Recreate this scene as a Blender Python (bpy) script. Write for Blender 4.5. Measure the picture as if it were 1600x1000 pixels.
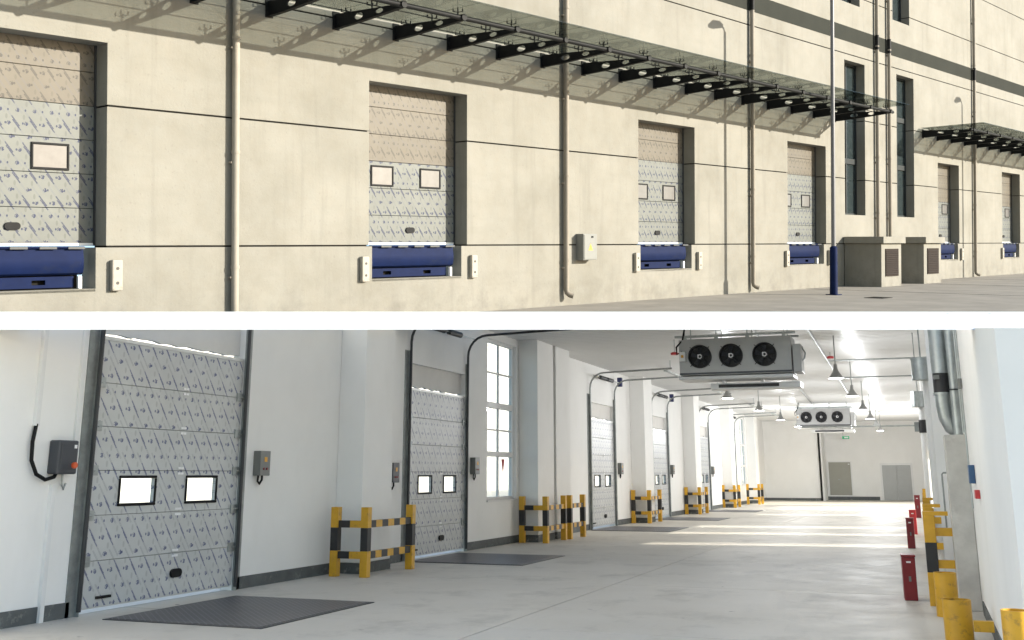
import bpy, bmesh, math, random
from mathutils import Matrix, Vector
random.seed(4)
scene = bpy.context.scene
for o in list(bpy.data.objects): bpy.data.objects.remove(o)
COL = scene.collection
R = math.radians

# ------------------------------------------------------------------ camera, sky, sun, exposure
# World axes are those of the loading hall: X across (right), Y along the hall, Z up, hall floor at Z = 0.
EYE = Vector((0, 0, 1.6))
PITCH, YAW = R(13.495), R(20.693)
cam = bpy.data.cameras.new('camera'); camo = bpy.data.objects.new('camera', cam); COL.objects.link(camo)
camo.location = EYE
camo.rotation_euler = (R(90) + PITCH, 0, YAW)
cam.sensor_width = 36; cam.lens = 36 * 1650 / 1600; cam.shift_y = -155 / 1600
cam.clip_start = 0.05; cam.clip_end = 6000
scene.camera = camo
CM = camo.rotation_euler.to_matrix()
c_right, c_up, c_fwd = CM.col[0].copy(), CM.col[1].copy(), -CM.col[2]
def ray(px, py):                       # viewing direction of a photograph pixel, used to set out the two cut planes
    return c_fwd + c_right * ((px - 800) / 1650) - c_up * ((py - 345) / 1650)

# the yard stands on a slope above the hall: its own frame, X along the facade, Y into the building, Z up from the yard
_d = ray(2316, 377).normalized()
_u = c_right.cross(ray(800, 377)).normalized()
_y = _u.cross(_d)
YC, HU = -15.2675, 1.45
YARD = Matrix(((_d.x, _y.x, _u.x, 0), (_d.y, _y.y, _u.y, 0), (_d.z, _y.z, _u.z, 0), (0, 0, 0, 1)))
YARD.translation = EYE - (_y * YC + _u * HU)
HALL = Matrix.Identity(4)

sun_dir = (-_y + _d * 0.72 + _u * 0.41).normalized()      # towards the sun
sl = bpy.data.lights.new('sun', 'SUN'); sl.energy = 2.4; sl.angle = R(0.5); sl.color = (1, .93, .80)
so = bpy.data.objects.new('sun', sl); COL.objects.link(so)
so.rotation_euler = sun_dir.to_track_quat('Z', 'Y').to_euler()
elev = math.asin(sun_dir.z); azim = math.atan2(sun_dir.x, sun_dir.y)
w = bpy.data.worlds.new('World'); scene.world = w; w.use_nodes = True
nt = w.node_tree; nt.nodes.clear()
sky = nt.nodes.new('ShaderNodeTexSky'); sky.sky_type = 'NISHITA'; sky.sun_disc = False
sky.sun_elevation = elev; sky.sun_rotation = azim; sky.air_density = 1.0; sky.dust_density = 0.4; sky.ozone_density = 1.0
bg = nt.nodes.new('ShaderNodeBackground'); bg.inputs[1].default_value = 0.068
wo = nt.nodes.new('ShaderNodeOutputWorld')
nt.links.new(sky.outputs[0], bg.inputs[0]); nt.links.new(bg.outputs[0], wo.inputs[0])
vs = scene.view_settings
vs.view_transform = 'Standard'; vs.look = 'None'; vs.gamma = 1; vs.exposure = 2.12
LAMP_W = 54

# ------------------------------------------------------------------ node helpers
class S:                                # a socket with arithmetic
    def __init__(s, t, sock): s.t, s.k = t, sock
    def _m(s, op, *a):
        n = s.t.nodes.new('ShaderNodeMath'); n.operation = op
        for i, v in enumerate((s,) + a):
            if isinstance(v, S): s.t.links.new(v.k, n.inputs[i])
            else: n.inputs[i].default_value = v
        return S(s.t, n.outputs[0])
    def __add__(s, o): return s._m('ADD', o)
    def __sub__(s, o): return s._m('SUBTRACT', o)
    def __mul__(s, o): return s._m('MULTIPLY', o)
    def __truediv__(s, o): return s._m('DIVIDE', o)
    def lt(s, o): return s._m('LESS_THAN', o)
    def gt(s, o): return s._m('GREATER_THAN', o)
    def abs(s): return s._m('ABSOLUTE')
    def floor(s): return s._m('FLOOR')
    def fract(s): return s._m('FRACT')
    def sqrt(s): return s._m('SQRT')
    def max(s, o): return s._m('MAXIMUM', o)
    def min(s, o): return s._m('MINIMUM', o)
def new_mat(name):
    m = bpy.data.materials.new(name); m.use_nodes = True
    t = m.node_tree; b = t.nodes['Principled BSDF']
    return m, t, b
def coords(t, kind='Object'):
    n = t.nodes.new('ShaderNodeTexCoord'); return n.outputs[kind]
def noise(t, vec, scale, detail=4, rough=.55, stretch=None):
    n = t.nodes.new('ShaderNodeTexNoise'); n.inputs['Scale'].default_value = scale
    n.inputs['Detail'].default_value = detail; n.inputs['Roughness'].default_value = rough
    if stretch:
        mp = t.nodes.new('ShaderNodeMapping'); mp.inputs['Scale'].default_value = stretch
        t.links.new(vec, mp.inputs['Vector']); vec = mp.outputs[0]
    t.links.new(vec, n.inputs['Vector']); return S(t, n.outputs['Fac'])
def ramp(t, s, lo, hi):
    n = t.nodes.new('ShaderNodeMapRange'); n.inputs['From Min'].default_value = lo; n.inputs['From Max'].default_value = hi
    t.links.new(s.k, n.inputs['Value']); return S(t, n.outputs[0])
def mixc(t, fac, a, b):
    n = t.nodes.new('ShaderNodeMix'); n.data_type = 'RGBA'
    if isinstance(fac, S): t.links.new(fac.k, n.inputs[0])
    else: n.inputs[0].default_value = fac
    for v, i in ((a, 6), (b, 7)):
        if isinstance(v, tuple): n.inputs[i].default_value = v[:3] + (1,)
        else: t.links.new(v, n.inputs[i])
    return n.outputs[2]
def bump(t, b, h, strength, dist=.01):
    n = t.nodes.new('ShaderNodeBump'); n.inputs['Strength'].default_value = strength; n.inputs['Distance'].default_value = dist
    t.links.new(h.k, n.inputs['Height']); t.links.new(n.outputs[0], b.inputs['Normal'])
def sc(c, k): return tuple(min(1, x * k) for x in c)
def mat(name, col, rough=.6, metal=0.0, var=.12, vs_=2.5, bmp=.0, bs=60, spec=.5, dirt=None, dscale=1.2, stretch=None):
    m, t, b = new_mat(name); v = coords(t)
    n1 = noise(t, v, vs_, 5, .6, stretch)
    c = mixc(t, ramp(t, n1, .25, .75), sc(col, 1 - var), sc(col, 1 + var * .6))
    if dirt:
        n2 = noise(t, v, dscale, 6, .7); c = mixc(t, ramp(t, n2, .56, .74), c, dirt)
    t.links.new(c, b.inputs['Base Color'])
    b.inputs['Roughness'].default_value = rough; b.inputs['Metallic'].default_value = metal
    b.inputs['Specular IOR Level'].default_value = spec
    if bmp: bump(t, b, noise(t, v, bs, 5, .6), bmp)
    return m
M = {}
def facade_mat():
    m, t, b = new_mat('cream_render'); v = coords(t)
    big = noise(t, v, .55, 5, .6); mid = noise(t, v, 2.4, 5, .65); fine = noise(t, v, 14, 4, .6)
    drip = noise(t, v, 1.0, 5, .6, (3.2, 3.2, .25)); haze = noise(t, v, 1.6, 3, .5, (.5, .5, 3.0))
    c = mixc(t, ramp(t, big, .33, .66), (0.172, 0.162, 0.134), (0.236, 0.224, 0.193))
    c = mixc(t, ramp(t, mid, .35, .75) * .55, c, (0.229, 0.226, 0.203))
    c = mixc(t, ramp(t, haze, .5, .75) * .25, c, (0.175, 0.168, 0.142))
    c = mixc(t, ramp(t, drip, .54, .78) * .55, c, (0.133, 0.126, 0.105))
    c = mixc(t, ramp(t, fine, .60, .75) * .6, c, (0.149, 0.137, 0.117))
    sx = t.nodes.new('ShaderNodeSeparateXYZ'); t.links.new(v, sx.inputs[0])
    low = ramp(t, S(t, sx.outputs[2]), 1.0, .1) * ramp(t, noise(t, v, 1.7, 6, .7), .45, .75) * .9      # splash dirt along the foot
    c = mixc(t, low, c, (0.126, 0.118, 0.102))
    t.links.new(c, b.inputs['Base Color']); b.inputs['Roughness'].default_value = .85
    bump(t, b, noise(t, v, 22, 6, .65) + mid * .8, .35, .012)
    return m
M['cream'] = facade_mat()
M['joint'] = mat('joint_dark', (.02, .019, .017), .9, spec=.05)
M['greyband'] = mat('grey_paint', (.036, .038, .033), .9, spec=.05, var=.12, vs_=1.2)
M['pipe'] = mat('drainpipe_paint', (.235, .21, .175), .6, spec=.2, var=.12, vs_=4)
M['pipelight'] = mat('drainpipe_cream', (.29, .265, .225), .6, spec=.2, var=.12, vs_=4)
M['black'] = mat('black_steel', (.012, .0125, .013), .6, var=.2, vs_=9, spec=.15)
M['blue'] = mat('blue_paint', (.0045, .0115, .05), .6, spec=.08, var=.25, vs_=3, dirt=(.012, .017, .04), dscale=2.5)
M['rubberwhite'] = mat('bumper_paint', (.33, .305, .26), .7, var=.12, vs_=6, dirt=(.14, .12, .095), dscale=5)
M['bolt'] = mat('bolt_dark', (.03, .028, .026), .5)
M['boxgrey'] = mat('grey_enamel', (.17, .175, .165), .4, var=.06)
M['yellowsign'] = mat('sign_yellow', (.75, .38, .03), .5, var=.05)
M['louver'] = mat('brown_louver', (.03, .022, .018), .7, spec=.1)
M['winframe'] = mat('window_frame_dark', (.025, .03, .032), .6, spec=.15)
M['concrete_yard'] = mat('yard_concrete', (.25, .228, .195), .85, var=.25, vs_=.9, bmp=.3, bs=18, dirt=(.17, .152, .13), dscale=.55)
M['ground'] = mat('outer_ground', (.50, .49, .46), .9, var=.2, vs_=.2)
M['slabwhite'] = mat('white_slab_paint', (.90, .90, .89), .6, var=.01)
M['polegrey'] = mat('pole_paint', (.14, .14, .15), .45, .2, var=.1)
M['galv'] = mat('galvanised_steel', (.42, .45, .45), .38, .75, var=.25, vs_=7)
M['galvdark'] = mat('galvanised_rail', (.30, .32, .315), .45, .5, var=.3, vs_=6)
M['trackblack'] = mat('dark_track', (.045, .048, .052), .45, .3)
def wall_mat():
    m, t, b = new_mat('white_wall_paint'); v = coords(t)
    c = mixc(t, ramp(t, noise(t, v, .8, 5, .6), .3, .7), (.825, .82, .80), (.875, .87, .85))
    c = mixc(t, ramp(t, noise(t, v, 1.4, 4, .6, (1, 1, .3)), .55, .78) * .35, c, (.74, .73, .70))
    c = mixc(t, ramp(t, noise(t, v, 6, 6, .75), .66, .74) * .4, c, (.60, .58, .54))
    t.links.new(c, b.inputs['Base Color']); b.inputs['Roughness'].default_value = .75
    bump(t, b, noise(t, v, 9, 5, .6) + noise(t, v, 45, 3, .5) * .4, .12, .01)
    return m
M['white'] = wall_mat()
M['lintel'] = mat('lintel_board', (.74, .72, .685), .8, var=.08, vs_=1.5)
M['skirt'] = mat('grey_skirting', (.105, .115, .115), .7, var=.25, vs_=4, dirt=(.3, .3, .28), dscale=7)
M['alu'] = mat('aluminium_profile', (.72, .72, .70), .4, .3, var=.08)
M['yellow'] = mat('yellow_paint', (.66, .36, .022), .42, var=.14, vs_=5, dirt=(.26, .15, .04), dscale=9)
M['blackpaint'] = mat('black_band_paint', (.022, .022, .024), .5, var=.3, vs_=6)
M['red'] = mat('red_enamel', (.22, .012, .018), .38, var=.15, vs_=5)
M['redlight'] = mat('red_gloss', (.5, .03, .035), .35)
M['plastic'] = mat('dark_plastic', (.05, .055, .065), .45)
M['whitemetal'] = mat('white_powder_coat', (.78, .78, .77), .45, var=.04)
M['acgrey'] = mat('evaporator_sheet', (.39, .39, .385), .42, .35, var=.1, vs_=3)
M['concrete'] = mat('rough_concrete', (.55, .53, .49), .85, var=.2, vs_=4, bmp=.4, bs=25, dirt=(.42, .40, .37), dscale=2.2)
M['doorgrey'] = mat('olive_grey_door', (.33, .325, .28), .5, var=.05)
M['doorgrey2'] = mat('grey_steel_door', (.40, .41, .405), .45, var=.05)
M['bluebox'] = mat('blue_box_enamel', (.03, .09, .20), .45)
M['greenexit'] = mat('green_sign', (.02, .45, .20), .5)
M['whiteprint'] = mat('white_print', (.85, .85, .85), .5, var=.02)
M['orange'] = mat('orange_knob', (.62, .10, .03), .4)
M['navy'] = mat('navy_motor', (.03, .04, .13), .45)
M['lampshade'] = mat('lamp_shade', (.33, .335, .33), .4, .4)
def simple_emit(name, col, s):
    m = bpy.data.materials.new(name); m.use_nodes = True; t = m.node_tree; t.nodes.clear()
    e = t.nodes.new('ShaderNodeEmission'); e.inputs[0].default_value = col + (1,); e.inputs[1].default_value = s
    o = t.nodes.new('ShaderNodeOutputMaterial'); t.links.new(e.outputs[0], o.inputs[0]); return m
M['bulb'] = simple_emit('lamp_lens_lit', (1, .98, .94), 2.0)
def glass(name, tint, gloss, rough=.02):
    m = bpy.data.materials.new(name); m.use_nodes = True; t = m.node_tree; t.nodes.clear()
    tr = t.nodes.new('ShaderNodeBsdfTransparent'); tr.inputs[0].default_value = tint + (1,)
    gl = t.nodes.new('ShaderNodeBsdfGlossy'); gl.inputs['Roughness'].default_value = rough; gl.inputs['Color'].default_value = (.9, .95, .92, 1)
    lw = t.nodes.new('ShaderNodeLayerWeight'); lw.inputs['Blend'].default_value = .5
    fa = S(t, lw.outputs['Facing']); fa = fa._m('POWER', 4.0) * gloss + .04
    mx = t.nodes.new('ShaderNodeMixShader'); o = t.nodes.new('ShaderNodeOutputMaterial')
    t.links.new(fa.k, mx.inputs[0]); t.links.new(tr.outputs[0], mx.inputs[1]); t.links.new(gl.outputs[0], mx.inputs[2]); t.links.new(mx.outputs[0], o.inputs[0])
    return m
M['canopyglass'] = glass('green_canopy_glass', (.58, .605, .588), .30)
M['backdrop'] = mat('pale_backdrop_render', (.62, .61, .58), .85, var=.05, vs_=.3)
M['pane'] = glass('clear_pane', (.93, .95, .95), .25)
def darkglass():
    m, t, b = new_mat('dark_window_glass'); v = coords(t)
    c = mixc(t, ramp(t, noise(t, v, 3, 5, .7, (1, 1, 6)), .4, .7), (.018, .026, .028), (.04, .052, .055))
    t.links.new(c, b.inputs['Base Color']); b.inputs['Roughness'].default_value = .10; b.inputs['Specular IOR Level'].default_value = .5
    return m
M['darkglass'] = darkglass()
M['reflpane'] = mat('pale_reflection_pane', (.145, .14, .138), .3, var=.18, vs_=6)  # pale base colour stands in for sky reflected in the panes
def film(name, base, ink, inkmix, W=.40, H=.43, flipu=False, spec=.5):
    """sheet steel under protective film printed with slanted lines of blue lettering and round marks"""
    m, t, b = new_mat(name); v = coords(t)
    sx = t.nodes.new('ShaderNodeSeparateXYZ'); t.links.new(v, sx.inputs[0])
    u, z = S(t, sx.outputs[0]), S(t, sx.outputs[2])
    u, z = u * (-1.30 if flipu else 1.25), z * (1.30 if flipu else 1.25)
    bold = thin = ring = core = ghost = None
    mx = lambda p, q: q if p is None else p.max(q)
    for k, (du, dz, fl) in enumerate(((0, 0, 1.0), (W * .5, H * .5, -1.0))):
        row = ((z + dz) / H).floor(); odd = (row * .5).fract() * 2.0
        a = ((u + odd * .11 + du) / W).fract() * W - W / 2; bb = ((z + dz) / H).fract() * H - H / 2
        al = a * .61 - bb * .79; pe = a * .79 + bb * .61
        inside = al.abs().lt(.225); boldside = (al * fl).gt(-.01)
        nv = t.nodes.new('ShaderNodeCombineXYZ'); t.links.new(al.k, nv.inputs[0]); t.links.new(pe.k, nv.inputs[1]); t.links.new(row.k, nv.inputs[2])
        letters = noise(t, nv.outputs[0], 95, 2, .5).gt(.42)
        bold = mx(bold, inside * boldside * pe.abs().lt(.0125) * letters)
        thin = mx(thin, inside * (boldside * -1.0 + 1.0) * ((pe - .0085).abs().lt(.003)).max((pe + .0085).abs().lt(.003)) * noise(t, nv.outputs[0], 160, 1, .5).gt(.36))
        def dist(x, y, sy=1.0): dx = a - x; dy = (bb - y) / sy; return (dx * dx + dy * dy).sqrt()
        d1 = dist(W * .33, H * .24)
        ring = mx(ring, ((d1 - .031).abs().lt(.007)) * noise(t, v, 60, 1, .5).gt(.46))
        core = mx(core, (dist(W * .33 + .006, H * .24 - .004, 1.5).lt(.018)).max(dist(-W * .36, -H * .26, 1.4).lt(.016)))
        ghost = mx(ghost, dist(-W * .30, -H * .02, 2.2).lt(.022))
    n1 = noise(t, v, 2.2, 4, .6); n2 = noise(t, v, 9, 4, .65)
    c = mixc(t, ramp(t, n1, .3, .7), sc(base, .92), sc(base, 1.05)); c = mixc(t, ramp(t, n2, .62, .75) * .3, c, sc(base, .8))
    c = mixc(t, ghost * .5 * inkmix, c, sc(base, .62))
    c = mixc(t, thin * .6 * inkmix, c, (.10, .11, .15))
    c = mixc(t, ring * .8 * inkmix, c, ink); c = mixc(t, core.max(bold) * .78 * inkmix, c, ink)
    t.links.new(c, b.inputs['Base Color']); b.inputs['Roughness'].default_value = .42; b.inputs['Specular IOR Level'].default_value = spec
    bump(t, b, noise(t, v, 7, 3, .5), .05, .01)
    return m
M['film_hall'] = film('printed_film_steel', (.56, .57, .56), (.022, .04, .16), 1.0, .36, .50, flipu=True)
M['film_yard'] = film('printed_film_steel_outside', (.158, .165, .154), (.006, .012, .06), 1.0, .31, .48, spec=.15)
M['film_old'] = film('yellowed_film_steel', (.138, .123, .10), (.02, .02, .024), .7, .31, .48, spec=.15)
def floor_mat():
    m, t, b = new_mat('polished_concrete_floor'); v = coords(t, 'Object')
    big = noise(t, v, .35, 5, .6); mid = noise(t, v, 1.6, 6, .65); fine = noise(t, v, 13, 5, .65)
    c = mixc(t, ramp(t, big, .3, .7), (.53, .492, .43), (.63, .59, .525)); c = mixc(t, ramp(t, mid, .4, .8) * .6, c, (.62, .595, .545))
    c = mixc(t, ramp(t, fine, .6, .8) * .4, c, (.35, .33, .30))
    scuff = noise(t, v, 1.1, 6, .7, (1.0, .8, 1)); c = mixc(t, ramp(t, scuff, .52, .70) * .6, c, (.36, .335, .295))
    streak = noise(t, v, 2.2, 5, .65, (6, .35, 1)); c = mixc(t, ramp(t, streak, .58, .74) * .15, c, (.30, .28, .25))
    sp = noise(t, v, 5, 2, .5); c = mixc(t, ramp(t, sp, .74, .80) * .8, c, (.13, .12, .11))
    t.links.new(c, b.inputs['Base Color']); b.inputs['Specular IOR Level'].default_value = .35
    rr = mixc(t, ramp(t, mid, .35, .65), (.50, .50, .50), (.62, .62, .62)); t.links.new(rr, b.inputs['Roughness'])
    bump(t, b, noise(t, v, 24, 5, .6), .10, .004)
    return m
M['floor'] = floor_mat()
def ceil_mat():
    m, t, b = new_mat('glossy_ceiling_sheet'); v = coords(t)
    c = mixc(t, ramp(t, noise(t, v, .6, 4, .6), .3, .7), (.66, .66, .65), (.72, .72, .71)); t.links.new(c, b.inputs['Base Color'])
    b.inputs['Roughness'].default_value = .38; b.inputs['Metallic'].default_value = .05; b.inputs['Coat Weight'].default_value = .08; b.inputs['Coat Roughness'].default_value = .10; b.inputs['Specular IOR Level'].default_value = .3
    bump(t, b, noise(t, v, 1.3, 3, .5), .10, .02)
    return m
M['ceil'] = ceil_mat()
def checker():
    m, t, b = new_mat('checker_plate'); v = coords(t)
    sx = t.nodes.new('ShaderNodeSeparateXYZ'); t.links.new(v, sx.inputs[0])
    a = (S(t, sx.outputs[0]) + S(t, sx.outputs[1])) * 11.0; d = (S(t, sx.outputs[0]) - S(t, sx.outputs[1])) * 11.0
    h = (a.fract() - .5).abs().lt(.13) * (d.fract() - .5).abs().lt(.36)
    c = mixc(t, h, (.085, .085, .10), (.17, .17, .19)); c = mixc(t, ramp(t, noise(t, v, 2, 5, .6), .4, .75) * .5, c, (.16, .155, .155))
    t.links.new(c, b.inputs['Base Color']); b.inputs['Roughness'].default_value = .42; b.inputs['Metallic'].default_value = .55
    bump(t, b, h, .6, .004)
    return m
M['checker'] = checker()

# ------------------------------------------------------------------ mesh helpers
CUR = ['hall']; LISTS = {'hall': [], 'yard': []}
class MB:
    def __init__(s): s.v, s.f = [], []
    def _add(s, vs_, fs):
        n = len(s.v); s.v += [tuple(x) for x in vs_]; s.f += [tuple(i + n for i in f) for f in fs]; return s
    def box(s, x0, x1, y0, y1, z0, z1):
        return s._add([(x0,y0,z0),(x1,y0,z0),(x1,y1,z0),(x0,y1,z0),(x0,y0,z1),(x1,y0,z1),(x1,y1,z1),(x0,y1,z1)],
                      [(3,2,1,0),(4,5,6,7),(0,1,5,4),(1,2,6,5),(2,3,7,6),(3,0,4,7)])
    def quad(s, *p): return s._add(p, [tuple(range(len(p)))])
    def tube(s, path, r, n=12, caps=True):
        P = [Vector(p) for p in path]; rs = r if isinstance(r, (list, tuple)) else [r] * len(P)
        base = len(s.v); t0 = (P[1] - P[0]).normalized(); a = Vector((0,0,1)) if abs(t0.z) < .9 else Vector((1,0,0))
        nrm = t0.cross(a).normalized()
        for i, p in enumerate(P):
            t = (P[min(i+1, len(P)-1)] - P[max(i-1, 0)]).normalized()
            nrm = (nrm - t * nrm.dot(t)).normalized(); bn = t.cross(nrm)
            for k in range(n):
                an = 2 * math.pi * k / n; q = p + (nrm * math.cos(an) + bn * math.sin(an)) * rs[i]; s.v.append(tuple(q))
        for i in range(len(P) - 1):
            for k in range(n):
                a0 = base + i*n + k; a1 = base + i*n + (k+1) % n; s.f.append((a0, a1, a1 + n, a0 + n))
        if caps:
            s.f.append(tuple(base + k for k in reversed(range(n)))); s.f.append(tuple(base + (len(P)-1)*n + k for k in range(n)))
        return s
    def rod(s, a, b, r, n=10): return s.tube([a, b], r, n)
    def ring(s, c, axis, r0, r1, h, n=24):     # flat ring or collar along axis
        ax = Vector(axis).normalized(); u = ax.orthogonal().normalized(); v = ax.cross(u); c = Vector(c); b = len(s.v)
        for k in range(n):
            an = 2*math.pi*k/n; d = u*math.cos(an) + v*math.sin(an)
            for rr, hh in ((r0,0),(r1,0),(r1,h),(r0,h)): s.v.append(tuple(c + d*rr + ax*hh))
        for k in range(n):
            p, q = b + 4*k, b + 4*((k+1) % n)
            for i in range(4): j = (i+1) % 4; s.f.append((p+i, q+i, q+j, p+j))
        return s
    def prism(s, poly, axis, lo, hi):          # polygon in the two other axes, pushed along axis
        n = len(poly)
        def pt(a, b, h): return (h,a,b) if axis == 'x' else (a,h,b) if axis == 'y' else (a,b,h)
        return s._add([pt(a,b,lo) for a,b in poly] + [pt(a,b,hi) for a,b in poly],
                      [tuple(reversed(range(n))), tuple(range(n, 2*n))] + [(i, (i+1) % n, (i+1) % n + n, i + n) for i in range(n)])
    def build(s, name, m, parent=None, smooth=False, bevel=0, at=None):
        me = bpy.data.meshes.new(name); me.from_pydata(s.v, [], s.f)
        bm = bmesh.new(); bm.from_mesh(me); bmesh.ops.recalc_face_normals(bm, faces=bm.faces); bm.to_mesh(me); bm.free()
        me.materials.append(M[m] if isinstance(m, str) else m)
        return link(name, me, parent, smooth, bevel, at)
def link(name, me, parent=None, smooth=False, bevel=0, at=None):
    o = bpy.data.objects.new(name, me); COL.objects.link(o)
    if smooth:
        me.polygons.foreach_set('use_smooth', [True] * len(me.polygons))
        try: me.set_sharp_from_angle(angle=R(35))
        except Exception: pass
    if bevel:
        b = o.modifiers.new('bevel', 'BEVEL'); b.width = bevel; b.segments = 2; b.limit_method = 'ANGLE'; b.angle_limit = R(40)
    if parent is not None: o.parent = parent
    else: o.matrix_world = YARD if CUR[0] == 'yard' else HALL
    if at is not None: o.location = at
    LISTS[CUR[0]].append(o)
    return o
def tag(o, label=None, cat=None, group=None, kind=None):
    if label: o['label'] = label
    if cat: o['category'] = cat
    if group: o['group'] = group
    if kind: o['kind'] = kind
    return o
def thing(name, label, cat, loc=(0,0,0), group=None, rz=0.0):
    o = bpy.data.objects.new(name, None); COL.objects.link(o); o.empty_display_size = .2
    o.matrix_world = (YARD if CUR[0] == 'yard' else HALL) @ Matrix.Translation(Vector(loc)) @ Matrix.Rotation(rz, 4, 'Z')
    return tag(o, label, cat, group)
def copy_thing(src, label, loc, rz=0.0):
    def rec(o, par):
        c = o.copy(); COL.objects.link(c); c.parent = par
        if o.type == 'MESH': LISTS[CUR[0]].append(c)
        for ch in o.children: rec(ch, c)
        return c
    n = rec(src, None)
    n.matrix_world = (YARD if CUR[0] == 'yard' else HALL) @ Matrix.Translation(Vector(loc)) @ Matrix.Rotation(rz, 4, 'Z')
    n['label'] = label
    return n
def holed(xs, zs, opens, put, t):
    """sheet wall of thickness t with rectangular openings; put(a, b, depth) maps to 3-D"""
    mb = MB()
    A = sorted(set(list(xs) + [e for o in opens for e in o[:2] if xs[0] < e < xs[-1]]))
    B = sorted(set(list(zs) + [e for o in opens for e in o[2:] if zs[0] < e < zs[-1]]))
    def solid(i, j):
        if not (0 <= i < len(A)-1 and 0 <= j < len(B)-1): return False
        a, b = (A[i]+A[i+1])/2, (B[j]+B[j+1])/2
        return not any(o[0] < a < o[1] and o[2] < b < o[3] for o in opens)
    for i in range(len(A)-1):
        for j in range(len(B)-1):
            if not solid(i, j): continue
            a0, a1, b0, b1 = A[i], A[i+1], B[j], B[j+1]
            mb.quad(put(a0,b0,0), put(a1,b0,0), put(a1,b1,0), put(a0,b1,0)); mb.quad(put(a0,b0,t), put(a0,b1,t), put(a1,b1,t), put(a1,b0,t))
            if not solid(i-1, j): mb.quad(put(a0,b0,0), put(a0,b1,0), put(a0,b1,t), put(a0,b0,t))
            if not solid(i+1, j): mb.quad(put(a1,b0,0), put(a1,b0,t), put(a1,b1,t), put(a1,b1,0))
            if not solid(i, j-1): mb.quad(put(a0,b0,0), put(a0,b0,t), put(a1,b0,t), put(a1,b0,0))
            if not solid(i, j+1): mb.quad(put(a0,b1,0), put(a1,b1,0), put(a1,b1,t), put(a0,b1,t))
    # weld
    key = {}; nv, remap = [], []
    for p in mb.v:
        k = tuple(round(x, 4) for x in p)
        if k not in key: key[k] = len(nv); nv.append(p)
        remap.append(key[k])
    mb.v = nv; mb.f = [tuple(remap[i] for i in f) for f in mb.f]
    return mb
def plate_with_holes(outline, holes, thick):
    """flat plate in local XZ, holes are lists of points; returns a mesh"""
    cu = bpy.data.curves.new('plate', 'CURVE'); cu.dimensions = '2D'; cu.fill_mode = 'BOTH'; cu.extrude = thick / 2
    for pts in [outline] + holes:
        sp = cu.splines.new('POLY'); sp.points.add(len(pts) - 1); sp.use_cyclic_u = True
        for p, q in zip(sp.points, pts): p.co = (q[0], q[1], 0, 1)
    ob = bpy.data.objects.new('plate', cu); COL.objects.link(ob)
    me = bpy.data.meshes.new_from_object(ob.evaluated_get(bpy.context.evaluated_depsgraph_get()))
    bpy.data.objects.remove(ob); me.transform(Matrix.Rotation(R(90), 4, 'X'))
    return me
def arc(cx, cy, r, a0, a1, n): return [(cx + r*math.cos(R(a0 + (a1-a0)*i/n)), cy + r*math.sin(R(a0 + (a1-a0)*i/n))) for i in range(n+1)]
ORD = ['first', 'second', 'third', 'fourth', 'fifth', 'sixth', 'seventh', 'eighth', 'ninth', 'tenth']

# ------------------------------------------------------------------ ground and the added band and slats between yard and hall
CUR[0] = 'hall'
tag(MB().box(-900, 900, -900, 900, -1.5, -1.2).build('ground', 'ground'), kind='structure')
def at_depth(px, py, depth): return EYE + ray(px, py) * depth
sl_mb = MB(); prof = [(515, 0.0), (487, 0.3), (489, .55), (513, .55)]
vv = []
for px in (-500, 2100):
    for py, back in prof:              # front edge runs across the hall, a little askew
        r_ = ray(px, py); vv.append(EYE + r_ * ((8.55 + .173 * 9.3) / (r_.y - .173 * r_.x) + back))
sl_mb._add(vv, [(0,1,2,3), (7,6,5,4), (0,4,5,1), (1,5,6,2), (2,6,7,3), (3,7,4,0)])
slab = sl_mb.build('dividing_band', 'slabwhite'); tag(slab, kind='structure'); LISTS['hall'].remove(slab)  # made-up beam, sloped to catch light, filling the white band between both views
def cut_z(x, y, py):                    # height of the sloping cut plane over a point of the hall
    n = c_right.cross(ray(800, py)); return EYE.z - (n.x * x + n.y * y) / n.z
for k in range(30):                     # unseen slats added over the hall to block low sun and scatter light down
    x = -9.75 + .36 * k; y0 = 8.55 + .173 * (x + 9.3) + .30; y1 = 25.0 - .22 * abs(x)
    mb = MB(); q = [(y0, cut_z(x, y0, 513.4)), (y1, cut_z(x, y1, 513.0)), (y1, cut_z(x, y1, 490.5)), (y0, cut_z(x, y0, 489.5))]
    mb.prism(q, 'x', x, x + .025); o = mb.build('sun_baffle', 'slabwhite', slab); LISTS['hall'].remove(o)

# ================================================================== THE YARD AND ITS FACADE
CUR[0] = 'yard'
X0, X1 = 3.0, 54.0
DOORS = [(5.0, 7.58), (12.68, 15.26), (21.22, 23.74), (28.8, 31.3), (40.65, 42.85), (47.95, 50.35)]
Z_S, Z_T, REC = 1.38, 4.45, .36
TALL = [(32.66, 34.2), (36.82, 38.36)]
opens = []
for a, b in DOORS: opens += [(a, b, Z_S, Z_T), (a + .08, b - .16, .74, Z_S)]
for a, b in TALL: opens += [(a, b, 2.32, 7.39), (a - .3, b - .35, 9.3, 12.2)]
ROWS = [-.4, 1.37, 3.5, 5.5, 7.6, 9.6, 11.55, 13.4]
bld = thing('warehouse_building', 'cream rendered warehouse facade with six dock doors and dark grey band', 'building')
put = lambda a, b, d: (a, d, b)
for r0, r1 in zip(ROWS[:-1], ROWS[1:]):
    mb = holed((X0, X1), (r0 + .014, r1 - .014), opens, put, .45)
    mb.build('wall_panel', 'cream', bld, bevel=.006)
holed((X0, X1), (ROWS[0], ROWS[-1]), [(a-.03, b+.03, c-.03, d+.03) for a, b, c, d in opens], lambda a, b, d: (a, .03 + d, b), .40).build('joint_backing', 'joint', bld)
MB().box(X0, X1, -.004, .02, 8.01, 8.51).build('painted_band', 'greyband', bld)
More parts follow.
